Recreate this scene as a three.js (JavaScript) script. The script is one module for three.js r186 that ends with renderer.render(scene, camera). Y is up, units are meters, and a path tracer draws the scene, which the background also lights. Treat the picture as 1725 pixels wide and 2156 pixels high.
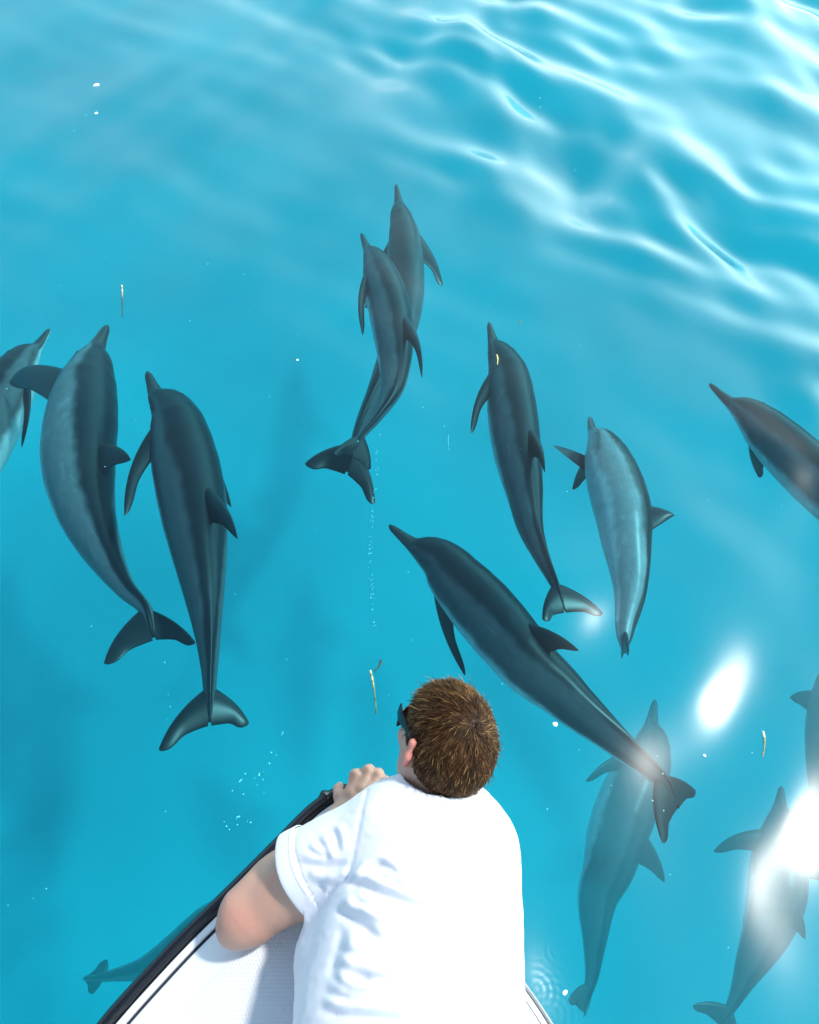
import * as THREE from 'three';
import { mergeGeometries } from 'three/addons/utils/BufferGeometryUtils.js';
import { ImprovedNoise } from 'three/addons/math/ImprovedNoise.js';

// ------------------------------------------------------------------ camera, sky, sun, exposure
const V = (x, y, z) => new THREE.Vector3(x, y, z);
const scene = new THREE.Scene();
const FOV = 65, PITCH = 55, EYE = V(0, 2.8, 0);
const camera = new THREE.PerspectiveCamera(FOV, 0.8, 0.05, 3000);
camera.position.copy(EYE);
camera.rotation.set(-PITCH * Math.PI / 180, 0, 0);
const renderer = new THREE.WebGLRenderer({ antialias: true });
renderer.toneMapping = THREE.LinearToneMapping;
renderer.toneMappingExposure = 1.08;
renderer.shadowMap.enabled = true;

const SUN_ELEV = 56 * Math.PI / 180, SUN_TURN = 20 * Math.PI / 180;        // from the right, a little ahead
const SUN = V(Math.cos(SUN_ELEV) * Math.cos(SUN_TURN), Math.sin(SUN_ELEV), -Math.cos(SUN_ELEV) * Math.sin(SUN_TURN));
const sun = new THREE.DirectionalLight(new THREE.Color(1, 0.96, 0.9), 3.4);
sun.position.copy(SUN).multiplyScalar(30);
sun.castShadow = true; sun.shadow.radius = 9;
Object.assign(sun.shadow.camera, { left: -12, right: 12, top: 12, bottom: -12, near: 1, far: 80 });
sun.shadow.mapSize.set(4096, 4096);
scene.add(sun, sun.target);

const perlin = new ImprovedNoise();
const fbm = (x, y, z, n = 4) => { let s = 0, a = 1, t = 0; for (let i = 0; i < n; i++) { s += a * perlin.noise(x, y, z); t += a; a *= 0.5; x = x * 2 + 5.3; y = y * 2 + 1.7; z = z * 2 + 3.1; } return s / t; };
const lerp = THREE.MathUtils.lerp, clamp = THREE.MathUtils.clamp, smooth = THREE.MathUtils.smoothstep;
let seed = 1234567;
const rnd = () => { seed = (seed + 0x6d2b79f5) | 0; let t = Math.imul(seed ^ (seed >>> 15), 1 | seed); t = (t + Math.imul(t ^ (t >>> 7), 61 | t)) ^ t; return ((t ^ (t >>> 14)) >>> 0) / 4294967296; };

{ // hazy tropical sky: white near the horizon and round the sun, broken fair-weather cloud
  const W = 1024, H = 512, data = new Float32Array(W * H * 4);
  for (let r = 0; r < H; r++) {
    const el = ((r + 0.5) / H - 0.5) * Math.PI, y = Math.sin(el), c = Math.cos(el);
    for (let q = 0; q < W; q++) {
      const az = ((q + 0.5) / W - 0.5) * 2 * Math.PI, x = c * Math.cos(az), z = c * Math.sin(az);
      const g = Math.acos(clamp(x * SUN.x + y * SUN.y + z * SUN.z, -1, 1)), up = Math.max(0, y);
      const k = Math.pow(up, 0.55), az2 = Math.acos(clamp((x * SUN.x + z * SUN.z) / (Math.hypot(x, z) * Math.hypot(SUN.x, SUN.z) + 1e-9), -1, 1)), au = 1.6 * Math.exp(-g / 0.22) + 0.4 * Math.exp(-g / 0.5) + 6.0 * Math.exp(-((az2 / 1.05) ** 2)) * Math.exp(-((up / 0.6) ** 4));
      let R = lerp(0.72, 0.02, k) + au * 0.74, G = lerp(0.98, 0.115, k) + au * 0.98, B = lerp(1.12, 0.37, k) + au * 0.94;
      if (y > 0) {
        const s = 1.3 / (up + 0.22), n = fbm(x * s + 7, z * s + 3, 2.2, 5);
        const a = smooth(n, 0.06, 0.34) * smooth(y, 0.02, 0.12) * (1 - smooth(y, 0.5, 0.8)) * 0.85, w = 1.15 + 1.1 * au;
        R = lerp(R, w, a); G = lerp(G, w, a); B = lerp(B, w * 1.02, a);
      }
      data.set([R, G, B, 1], (r * W + q) * 4);
    }
  }
  const t = new THREE.DataTexture(data, W, H, THREE.RGBAFormat, THREE.FloatType);
  t.mapping = THREE.EquirectangularReflectionMapping; t.magFilter = THREE.LinearFilter; t.minFilter = THREE.LinearFilter; t.needsUpdate = true;
  scene.background = t; scene.environment = t; scene.backgroundIntensity = 1; scene.environmentIntensity = 1;
}

// ------------------------------------------------------------------ helpers
const taken = new Map();
function numbered(n) { const k = taken.get(n) ?? 0; taken.set(n, k + 1); return k ? n + '_' + String(k).padStart(3, '0') : n; }
function tag(o, label, category, group, kind) { o.userData.label = label; if (category) o.userData.category = category; if (group) o.userData.group = group; if (kind) o.userData.kind = kind; return o; }
function base(name, p) { const g = new THREE.Group(); g.name = numbered(name); g.position.copy(p); scene.add(g); return g; }
function part(name, geo, mat, parent) {            // geometry given in world coordinates, kept at its thing's base
  const m = new THREE.Mesh(geo, mat); m.castShadow = m.receiveShadow = true;
  if (parent === scene) m.name = numbered(name); else { m.name = name; let p = parent; const off = V(0, 0, 0); while (p && p !== scene) { off.add(p.position); p = p.parent; } geo.translate(-off.x, -off.y, -off.z); }
  parent.add(m); return m;
}
const std = (o) => new THREE.MeshStandardMaterial(o), phys = (o) => new THREE.MeshPhysicalMaterial(o);
const lin = (r, g, b) => new THREE.Color().setRGB(r, g, b);

// measured places in the photograph (1725 x 2156) turned into points of the world at a known height
const FPX = 1078 / Math.tan(FOV / 2 * Math.PI / 180), PR = PITCH * Math.PI / 180;
const FW = V(0, -Math.sin(PR), -Math.cos(PR)), UPV = V(0, Math.cos(PR), -Math.sin(PR)), RT = V(1, 0, 0);
function ray(px, py) { return FW.clone().addScaledVector(RT, (px - 862.5) / FPX).addScaledVector(UPV, (1078 - py) / FPX); }
function at(px, py, y) { const d = ray(px, py); return EYE.clone().addScaledVector(d, (y - EYE.y) / d.y); }

function geoFrom(pos, idx, col, uv, nor) {
  const g = new THREE.BufferGeometry();
  g.setAttribute('position', new THREE.Float32BufferAttribute(pos, 3));
  if (col) g.setAttribute('color', new THREE.Float32BufferAttribute(col, 3));
  if (uv) g.setAttribute('uv', new THREE.Float32BufferAttribute(uv, 2));
  g.setIndex(idx);
  if (nor) g.setAttribute('normal', new THREE.Float32BufferAttribute(nor, 3)); else g.computeVertexNormals();
  return g;
}
// rows of points -> surface; rows all of the same length
function sheet(rows, { closed = false, colors = null, flip = false } = {}) {
  const m = rows[0].length, pos = [], col = [], idx = [];
  rows.forEach((r, i) => r.forEach((p, j) => { pos.push(p.x, p.y, p.z); if (colors) col.push(...colors[i][j]); }));
  const n = closed ? m : m - 1;
  for (let i = 0; i < rows.length - 1; i++) for (let j = 0; j < n; j++) {
    const a = i * m + j, b = i * m + (j + 1) % m, c = a + m, d = b + m;
    if (flip) idx.push(a, c, b, b, c, d); else idx.push(a, b, c, b, d, c);
  }
  return geoFrom(pos, idx, colors ? col : null);
}
// an implicit surface meshed on a grid (one vertex per crossed cell), with normals of the field itself
function netSurface(f, lo, hi, h, colorOf) {
  const nx = Math.ceil((hi.x - lo.x) / h) + 1, ny = Math.ceil((hi.y - lo.y) / h) + 1, nz = Math.ceil((hi.z - lo.z) / h) + 1;
  const F = new Float32Array(nx * ny * nz), id = new Int32Array(nx * ny * nz).fill(-1), at3 = (i, j, k) => (k * ny + j) * nx + i;
  for (let k = 0; k < nz; k++) for (let j = 0; j < ny; j++) for (let i = 0; i < nx; i++) F[at3(i, j, k)] = f(lo.x + i * h, lo.y + j * h, lo.z + k * h);
  const pos = [], nor = [], col = [], idx = [];
  for (let k = 0; k < nz - 1; k++) for (let j = 0; j < ny - 1; j++) for (let i = 0; i < nx - 1; i++) {
    let sx = 0, sy = 0, sz = 0, n = 0;
    const e = (i0, j0, k0, i1, j1, k1) => {
      const a = F[at3(i + i0, j + j0, k + k0)], b = F[at3(i + i1, j + j1, k + k1)];
      if ((a < 0) === (b < 0)) return;
      const t = a / (a - b); sx += i0 + t * (i1 - i0); sy += j0 + t * (j1 - j0); sz += k0 + t * (k1 - k0); n++;
    };
    const q = F[at3(i, j, k)] < 0;
    let mixed = false;
    for (let c = 1; c < 8; c++) if ((F[at3(i + (c & 1), j + ((c >> 1) & 1), k + (c >> 2))] < 0) !== q) { mixed = true; break; }
    if (!mixed) continue;
    for (let a = 0; a < 2; a++) for (let b = 0; b < 2; b++) { e(0, a, b, 1, a, b); e(a, 0, b, a, 1, b); e(a, b, 0, a, b, 1); }
    id[at3(i, j, k)] = pos.length / 3;
    const x = lo.x + (i + sx / n) * h, y = lo.y + (j + sy / n) * h, z = lo.z + (k + sz / n) * h, d = h * 0.6;
    pos.push(x, y, z);
    const g = V(f(x + d, y, z) - f(x - d, y, z), f(x, y + d, z) - f(x, y - d, z), f(x, y, z + d) - f(x, y, z - d)).normalize();
    nor.push(g.x, g.y, g.z);
    if (colorOf) col.push(...colorOf(x, y, z, g));
  }
  const quad = (a, b, c, d, flip) => { if (a < 0 || b < 0 || c < 0 || d < 0) return; if (flip) idx.push(a, c, b, a, d, c); else idx.push(a, b, c, a, c, d); };
  for (let k = 1; k < nz - 1; k++) for (let j = 1; j < ny - 1; j++) for (let i = 1; i < nx - 1; i++) {
    const a = F[at3(i, j, k)] < 0;
    if (a !== F[at3(i + 1, j, k)] < 0) quad(id[at3(i, j - 1, k - 1)], id[at3(i, j, k - 1)], id[at3(i, j, k)], id[at3(i, j - 1, k)], !a);
    if (a !== F[at3(i, j + 1, k)] < 0) quad(id[at3(i - 1, j, k - 1)], id[at3(i - 1, j, k)], id[at3(i, j, k)], id[at3(i, j, k - 1)], !a);
    if (a !== F[at3(i, j, k + 1)] < 0) quad(id[at3(i - 1, j - 1, k)], id[at3(i, j - 1, k)], id[at3(i, j, k)], id[at3(i - 1, j, k)], !a);
  }
  return geoFrom(pos, idx, colorOf ? col : null, null, nor);
}
const smin = (a, b, k) => { const h = Math.max(k - Math.abs(a - b), 0) / k; return Math.min(a, b) - h * h * k * 0.25; };
// distance to a tapered capsule; sy squeezes heights
function cone(p, q, r0, r1, sy = 1) {
  const ax = p.x, ay = p.y * sy, az = p.z, bx = q.x - ax, by = q.y * sy - ay, bz = q.z - az, L = bx * bx + by * by + bz * bz || 1e-9;
  return (x, y, z) => {
    const px = x - ax, py = y * sy - ay, pz = z - az, t = clamp((px * bx + py * by + pz * bz) / L, 0, 1);
    return Math.hypot(px - bx * t, py - by * t, pz - bz * t) - (r0 + (r1 - r0) * t);
  };
}
function blend(list, k) { return (x, y, z) => { let d = list[0](x, y, z); for (let i = 1; i < list.length; i++) d = smin(d, list[i](x, y, z), k); return d; }; }
function tubeAlong(points, r0, r1, sides = 8, steps = 24) {
  const c = new THREE.CatmullRomCurve3(points), fr = c.computeFrenetFrames(steps), rows = [];
  for (let i = 0; i <= steps; i++) { const p = c.getPoint(i / steps), r = lerp(r0, r1, i / steps), row = []; for (let j = 0; j < sides; j++) { const a = j / sides * 2 * Math.PI; row.push(p.clone().addScaledVector(fr.normals[i], r * Math.cos(a)).addScaledVector(fr.binormals[i], r * Math.sin(a))); } rows.push(row); }
  const ends = [rows[0], rows[steps]].map((r) => { const m = r.reduce((s, p) => s.add(p), V(0, 0, 0)).multiplyScalar(1 / sides); return r.map(() => m.clone()); });
  return sheet([ends[0], ...rows, ends[1]], { closed: true });
}

// ------------------------------------------------------------------ the sea
const waveList = [];
{ // wind ripples; crests run from upper left to lower right of the view
  for (let i = 0; i < 34; i++) {
    const w = Math.exp(lerp(Math.log(0.26), Math.log(1.7), i / 33)), a = (-0.3 + (rnd() - 0.5) * 1.9), k = 2 * Math.PI / w;
    waveList.push({ kx: k * Math.cos(a), kz: k * Math.sin(a), ph: rnd() * 7, amp: 0.075 * Math.pow(w / 0.6, 0.3) / k });
  }
}
const glints = [];   // broad facets of the swell: slope at a place and how far it reaches
function facet(px, py, sx, sz, turn, short = 0.045) {   // short: how far its slope stays below that of a full mirror of the sun
  const P = at(px, py, 0), n = EYE.clone().sub(P).normalize().add(SUN).normalize(), tx = -n.x / n.y, tz = -n.z / n.y, k = 1 - short / Math.hypot(tx, tz);
  glints.push({ x: P.x, z: P.z, tx: tx * k, tz: tz * k, gx: 0, gz: 0, sx, sz, c: Math.cos(turn), s: Math.sin(turn) });
}
facet(1250, 1305, 0.19, 0.19, 0, 0.052); facet(1478, 1450, 0.22, 0.27, 0.4, 0.056); facet(1550, 1500, 0.14, 0.2, 0.6, 0.055); facet(1320, 1580, 0.15, 0.22, 0.2, 0.076);
facet(1690, 1660, 0.15, 0.3, 0.4, 0.051); facet(1735, 1830, 0.16, 0.3, 0.4, 0.047); facet(1586, 1815, 0.09, 0.22, 0.25, 0.052); facet(1130, 2065, 0.14, 0.16, 0, 0.05);
const drops = [[1180, 2000, 0.05, 0.0001], [1128, 2085, 0.08, 0.00007], [1165, 2135, 0.12, 0.0001]].map(([px, py, r, a]) => ({ p: at(px, py, 0), r, a }));
function height(x, z) {
  let h = 0;
  const far = smooth(x * 0.8 - z * 0.42, 1.35, 2.7), mid = smooth(-z + Math.abs(x) * 0.2, 1.4, 4.6);
  const m = 0.05 + 0.15 * mid + 0.58 * far, wx = x + 0.1 * perlin.noise(x * 0.9, z * 0.9, 1.5), wz = z + 0.1 * perlin.noise(x * 0.9, z * 0.9, 8.5);
  for (const w of waveList) h += w.amp * Math.sin(w.kx * wx + w.kz * wz + w.ph);
  h *= m * (0.75 + 0.9 * perlin.noise(x * 0.8 + 4, z * 0.8, 3.3));
  for (const g of glints) {
    const dx = x - g.x, dz = z - g.z, u = (dx * g.c + dz * g.s) / g.sx, v = (-dx * g.s + dz * g.c) / g.sz, q = u * u + v * v;
    if (q < 20) h += (g.gx * dx + g.gz * dz) * Math.exp(-q / 2);
  }
  for (const d of drops) { const q = Math.hypot(x - d.p.x, z - d.p.z); if (q < d.r * 1.6) h += d.a * Math.cos(q / 0.021 * 2 * Math.PI) * Math.exp(-(((q - d.r * 0.55) / (d.r * 0.5)) ** 2)); }
  return h;
}
for (let k = 0; k < 25; k++) for (const g of glints) { const e = 0.002; g.gx += 0.7 * (g.tx - (height(g.x + e, g.z) - height(g.x - e, g.z)) / (2 * e)); g.gz += 0.7 * (g.tz - (height(g.x, g.z + e) - height(g.x, g.z - e)) / (2 * e)); }
const sea = new THREE.Group(); sea.name = 'water'; scene.add(sea);
tag(sea, 'clear turquoise sea water, calm near the boat and rippled at upper right', 'water', null, 'structure');
{
  const line = (lo, hi, dense) => { // spacing grows away from the view; finest where drops ring the surface
    const out = []; let x = lo;
    while (x < hi) { out.push(x); x += dense(x); }
    out.push(hi); return out;
  };
  const step = (x, a, b, fa, fb) => x > fa && x < fb ? 0.0032 : x > a && x < b ? 0.016 : Math.max(0.016, (x < a ? a - x : x - b) * 0.18);
  const xs = line(-900, 900, (x) => step(x, -3.6, 3.9, 0.36, 0.74)), zs = line(-900, 900, (z) => step(z, -7.3, 0.2, -0.42, 0.02));
  const pos = [], idx = [];
  for (const z of zs) for (const x of xs) pos.push(x, Math.abs(x) > 30 || Math.abs(z) > 30 ? 0 : height(x, z), z);
  const n = xs.length;
  for (let j = 0; j < zs.length - 1; j++) for (let i = 0; i < n - 1; i++) { const a = j * n + i; idx.push(a, a + n, a + 1, a + 1, a + n, a + n + 1); }
  const m = phys({ color: lin(0.5, 0.93, 1), transmission: 1, thickness: 0, roughness: 0.125, ior: 1.43 });
  part('surface', geoFrom(pos, idx), m, sea);
  // translucent painted sheet, stands in for the haze over the deep dolphins
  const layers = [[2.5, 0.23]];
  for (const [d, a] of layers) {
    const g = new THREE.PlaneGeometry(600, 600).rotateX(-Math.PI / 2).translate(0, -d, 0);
    part('haze_sheet', g, std({ color: lin(0.0, 0.385, 0.44), roughness: 1, transparent: true, opacity: a, side: THREE.DoubleSide }), sea);
  }
  // unseen bottom: opaque sheet painted the colour of deep water, tone varied at random
  const bp = [], bc = [], bi = [], bx = line(-900, 900, (x) => Math.max(0.35, (Math.abs(x) - 24) * 0.25)), bn = bx.length;
  for (const z of bx) for (const x of bx) { bp.push(x, -9, z); const n = 1 + 0.6 * fbm(x * 0.16 + 3, z * 0.16, 5.5, 4); bc.push(0, 0.262 * n, 0.31 * Math.pow(n, 0.85)); }
  for (let j = 0; j < bn - 1; j++) for (let i = 0; i < bn - 1; i++) { const a = j * bn + i; bi.push(a, a + bn, a + 1, a + 1, a + bn, a + bn + 1); }
  const depths = part('deep_water', geoFrom(bp, bi, bc), std({ vertexColors: true, roughness: 1 }), scene);
  tag(depths, 'pale blue-green depth below the swimming dolphins', 'sea bed', null, 'structure');
}

// ------------------------------------------------------------------ dolphins
const PROFILE = [ // s, half height, half width, drop of the centre below the line of the back
  [0, .0035, .004, .012], [.012, .0085, .010, .013], [.05, .0125, .0155, .015], [.085, .0175, .022, .015], [.098, .0235, .028, .011], [.112, .032, .0335, .006], [.135, .042, .0415, .002], [.17, .053, .051, 0],
  [.22, .067, .065, 0], [.29, .077, .074, 0], [.36, .082, .078, 0], [.44, .082, .077, 0], [.52, .077, .071, 0], [.60, .068, .060, 0], [.68, .057, .047, 0], [.76, .046, .034, 0], [.84, .036, .023, 0], [.90, .028, .0155, 0], [.95, .020, .0115, 0], [.985, .010, .010, 0], [1, .003, .006, 0]];
function profile(s) {
  let i = 1; while (i < PROFILE.length - 1 && PROFILE[i][0] < s) i++;
  const a = PROFILE[i - 1], b = PROFILE[i], t = clamp((s - a[0]) / (b[0] - a[0]), 0, 1);
  return [1, 2, 3].map((c) => lerp(a[c], b[c], t));
}
const scars = (() => { // tooth rakes, scratches and blotches, laid along (length, round)
  const c = document.createElement('canvas'); c.width = 1024; c.height = 512; const g = c.getContext('2d');
  g.fillStyle = 'rgb(186,186,186)'; g.fillRect(0, 0, 1024, 512);
  for (let i = 0; i < 420; i++) { const d = rnd() < 0.5 ? 140 : 235; g.fillStyle = `rgba(${d},${d},${d},${0.06 + rnd() * 0.14})`; g.beginPath(); g.ellipse(rnd() * 1024, rnd() * 512, 4 + rnd() * 26, 2 + rnd() * 9, rnd() * 0.6 - 0.3, 0, 7); g.fill(); }
  for (let i = 0; i < 130; i++) { const x = rnd() * 1024, y = rnd() * 512, a = rnd() * 1.4 - 0.7, l = 8 + rnd() * 42, n = rnd() < 0.35 ? 3 : 1; g.strokeStyle = `rgba(255,255,255,${0.35 + rnd() * 0.6})`; g.lineWidth = 0.6 + rnd() * 0.9; for (let k = 0; k < n; k++) { g.beginPath(); g.moveTo(x, y + k * 4); g.quadraticCurveTo(x + l * 0.5 * Math.cos(a), y + k * 4 + l * 0.5 * Math.sin(a) + 3, x + l * Math.cos(a), y + k * 4 + l * Math.sin(a)); g.stroke(); } }
  const t = new THREE.CanvasTexture(c); t.colorSpace = THREE.SRGBColorSpace; t.wrapS = t.wrapT = THREE.RepeatWrapping; return t;
})();
const skinMat = phys({ vertexColors: true, color: lin(2, 2, 2), map: scars, roughness: 0.3, specularIntensity: 0.35 });
const eyeMat = phys({ color: lin(0.004, 0.004, 0.005), roughness: 0.1 }), holeMat = std({ color: lin(0.008, 0.008, 0.01), roughness: 0.8 });
function finGeo(R0, R1, P, fwd, bulge, concave, thick, colorOf, round = 0.13) {
  const L = R0.clone().add(R1).multiplyScalar(0.5).distanceTo(P), bez = (a, c, b, t) => a.clone().multiplyScalar((1 - t) ** 2).addScaledVector(c, 2 * t * (1 - t)).addScaledVector(b, t * t);
  const cl = R0.clone().lerp(P, 0.66).addScaledVector(fwd, bulge * L), ct = R1.clone().lerp(P, 0.45).addScaledVector(fwd, concave * L);
  const rows = [], colors = [], M = 20, S = 18;
  for (let i = 0; i <= S; i++) {
    const t = 1 - (1 - i / S) ** 1.35, a = bez(R0, cl, P, t), b = bez(R1, ct, P, t).addScaledVector(fwd, -round * R0.distanceTo(R1) * smooth(t, 0.45, 0.9) * Math.sqrt(Math.max(0, 1 - t ** 5))), ch = b.clone().sub(a), c = ch.length();
    const span = P.clone().sub(R0), n = ch.clone().cross(span).normalize(), row = [], cr = [], th = Math.min(thick * (1 - 0.75 * t), c * 0.2) * Math.sqrt(Math.max(0, 1 - t ** 6));
    for (let j = 0; j < M; j++) {
      const f = j / M * 2 * Math.PI, u = 0.5 - 0.5 * Math.cos(f), w = Math.sin(f) * (1.25 - 0.75 * u);
      row.push(a.clone().addScaledVector(ch, u).addScaledVector(n, w * th)); cr.push(colorOf(t, u));
    }
    rows.push(row); colors.push(cr);
  }
  return sheet(rows, { closed: true, colors });
}
const SCHOOL = 'spinner dolphins swimming beside the bow';
function dolphin(d) {
  const pts = d.spine.map(([px, py, dep]) => at(px, py, -(dep ?? d.depth)));
  const curve = new THREE.CatmullRomCurve3(pts, false, 'centripetal'), L = curve.getLength(); curve.arcLengthDivisions = 400;
  const roll = (s) => { const r = [].concat(d.roll), t = s * (r.length - 1), i = Math.min(r.length - 2, Math.floor(t)); return (r.length === 1 ? r[0] : lerp(r[i], r[i + 1], t - i)) * Math.PI / 180; };
  const frame = (s) => {
    const p = curve.getPointAt(clamp(s, 0, 1)), T = curve.getTangentAt(clamp(s, 0, 1)), fwd = T.clone().negate(), side = fwd.clone().cross(V(0, 1, 0)).normalize(), up = side.clone().cross(fwd).normalize(), r = roll(s);
    return { p, fwd, D: up.clone().multiplyScalar(Math.cos(r)).addScaledVector(side, Math.sin(r)), S: side.clone().multiplyScalar(Math.cos(r)).addScaledVector(up, -Math.sin(r)) };   // S: its right side
  };
  const g = d.girth ?? 1, tone = d.tone ?? 1, pale = d.pale ?? 0, N = 150, M = 56, rows = [], colors = [];
  const shade = (s, th, x, y, z) => { // th: 0 at the back, pi at the belly
    const n = 0.16 * fbm(x * 5, y * 5, z * 5, 3), a = th / Math.PI + n * 0.35;
    const capeEdge = 0.30 + 0.05 * Math.sin(s * 9) - 0.16 * smooth(s, 0.5, 0.8), belly = 0.66 + 0.1 * smooth(s, 0.6, 0.9) - 0.06 * smooth(s, 0.2, 0.45) * (1 - smooth(s, 0.5, 0.7));
    const f = smooth(a, capeEdge - 0.035, capeEdge + 0.045), b = smooth(a, belly - 0.05, belly + 0.05);
    let c = [0.011, 0.0125, 0.015].map((v, i) => lerp(v, [0.058 + 0.1 * pale, 0.06 + 0.1 * pale, 0.064 + 0.1 * pale][i], f));
    c = c.map((v, i) => lerp(v, [0.36, 0.37, 0.37][i], b * (s > 0.9 ? 0.4 : 1)));
    if (s < 0.1) c = c.map((v) => lerp(v, 0.03, (1 - smooth(a, 0.42, 0.52)) * 0.8));
    const stripe = Math.exp(-(((a - lerp(0.5, 0.6, (s - 0.13) / 0.12)) / 0.035) ** 2)) * smooth(s, 0.1, 0.13) * (1 - smooth(s, 0.22, 0.27));
    const k = tone * (1 + 0.7 * n + 0.22 * fbm(x * 22, y * 22, z * 22, 3));
    const lip = s < 0.105 ? Math.exp(-(((th / Math.PI - 0.56) / 0.05) ** 2)) * 0.75 : 0;
    return c.map((v) => lerp(lerp(v, 0.03, stripe * 0.7), 0.015, lip) * k);
  };
  for (let i = 0; i <= N; i++) {
    const s = i / N, F = frame(s), [h, w, o] = profile(s), row = [], cr = [];
    for (let j = 0; j < M; j++) {
      const a = (j / M + 0.5) * 2 * Math.PI, ca = Math.cos(a), sa = Math.sin(a);
      const keel = s > 0.72 ? 1 - 0.18 * smooth(s, 0.72, 0.9) * Math.abs(Math.sin(2 * a)) : 1;
      const brow = s > 0.1 && s < 0.2 ? 1 + 0.05 * Math.exp(-(((s - 0.155) / 0.02) ** 2)) * Math.exp(-(((Math.abs(sa) - 0.95) / 0.2) ** 2)) : 1;
      const p = F.p.clone().addScaledVector(F.D, (h * ca * keel - o) * L * g).addScaledVector(F.S, w * sa * keel * brow * L * g);
      row.push(p); cr.push(shade(s, Math.acos(clamp(ca, -1, 1)), p.x * 2 + d.spine[0][0], p.y * 2, p.z * 2));
    }
    rows.push(row); colors.push(cr);
  }
  const mesh = [sheet(rows, { closed: true, colors })], uvSeed = (d.spine[0][0] * 0.37) % 1; { const uv = []; for (let i = 0; i <= N; i++) for (let j = 0; j < M; j++) uv.push(i / N + uvSeed, j / M + uvSeed * 3); mesh[0].setAttribute('uv', new THREE.Float32BufferAttribute(uv, 2)); }
  const dark = (t, u) => { const k = tone * (0.9 + 0.25 * rnd() * 0.3); return [0.013 * k, 0.015 * k, 0.017 * k].map((v) => v * (1 + 0.5 * pale)); };
  const onBody = (s, deg, k) => { const F = frame(s), [h, w, o] = profile(s), a = deg * Math.PI / 180; return F.p.clone().addScaledVector(F.D, (h * Math.cos(a) * k - o) * L * g).addScaledVector(F.S, w * Math.sin(a) * k * L * g); };
  const toPixel = (px, near) => (px ? at(px[0], px[1], px[2] !== undefined ? -px[2] : near.y) : near);
  // dorsal fin
  { const F = frame(0.56), R0 = onBody(0.455, 0, 0.7), R1 = onBody(0.568, 0, 0.75), P = toPixel(d.dorsal, onBody(0.6, 0, 1).addScaledVector(F.D, 0.076 * L)); mesh.push(finGeo(R0, R1, P, F.fwd.clone().multiplyScalar(0.55).addScaledVector(F.D, 0.85), 0.2, 0.12, 0.013 * L, dark, 0.05)); }
  // flippers
  for (const [sd, px] of [[-1, d.flipperL], [1, d.flipperR]]) {
    const F = frame(0.27), R0 = onBody(0.212, sd * 102, 0.8), R1 = onBody(0.322, sd * 110, 0.85);
    const P = toPixel(px, onBody(0.3, sd * 112, 1).addScaledVector(F.S, sd * 0.085 * L).addScaledVector(F.D, -0.055 * L).addScaledVector(F.fwd, -0.085 * L));
    const out = F.S.clone().multiplyScalar(sd);
    mesh.push(finGeo(R0, R1, P, F.fwd.clone().addScaledVector(out, 0.6).normalize(), 0.24, 0.08, 0.010 * L, (t, u) => dark(t, u)));
  }
  // flukes
  for (const [sd, px] of [[-1, d.flukeL], [1, d.flukeR]]) {
    const F = frame(0.97), R0 = frame(0.925).p, R1 = frame(1).p.addScaledVector(F.S, sd * 0.003 * L).addScaledVector(F.fwd, -0.008 * L), P = toPixel(px, frame(1).p.addScaledVector(F.S, sd * 0.115 * L).addScaledVector(F.fwd, -0.035 * L));
    const out = P.clone().sub(R0).normalize();
    mesh.push(finGeo(R0, R1, P, F.fwd.clone().addScaledVector(F.S, sd * 0.35).normalize(), d.flukeBulge ?? 0.25, 0.055, 0.011 * L, dark, 0.17));
  }
  mesh.slice(1).forEach((m, k) => { const uv = [], S = 19, Q = 20; for (let i = 0; i < S; i++) for (let j = 0; j < Q; j++) uv.push(0.1 * k + 0.16 * i / S, 0.2 + 0.1 * k + 0.1 * Math.abs(j / Q - 0.5)); m.setAttribute('uv', new THREE.Float32BufferAttribute(uv, 2)); });
  const thing = base('dolphin', frame(0.42).p);
  tag(thing, d.label, 'dolphin', SCHOOL);
  part('body', mergeGeometries(mesh), skinMat, thing);
  for (const sd of [-1, 1]) part('eye', new THREE.SphereGeometry(0.0048 * L, 12, 8).translate(...onBody(0.148, sd * 100, 0.985).toArray()), eyeMat, thing);
  { // blowhole: a short crescent slit on the crown
    const c = [-1, -0.5, 0, 0.5, 1].map((t) => onBody(0.168 - 0.004 * (1 - t * t), t * 16 + 0, 1.0));
    part('blowhole', tubeAlong(c, 0.0014 * L, 0.0014 * L, 5, 8), holeMat, thing);
  }
  if (globalThis.SAY) console.log(d.label, L.toFixed(2));
  return thing;
}
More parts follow.
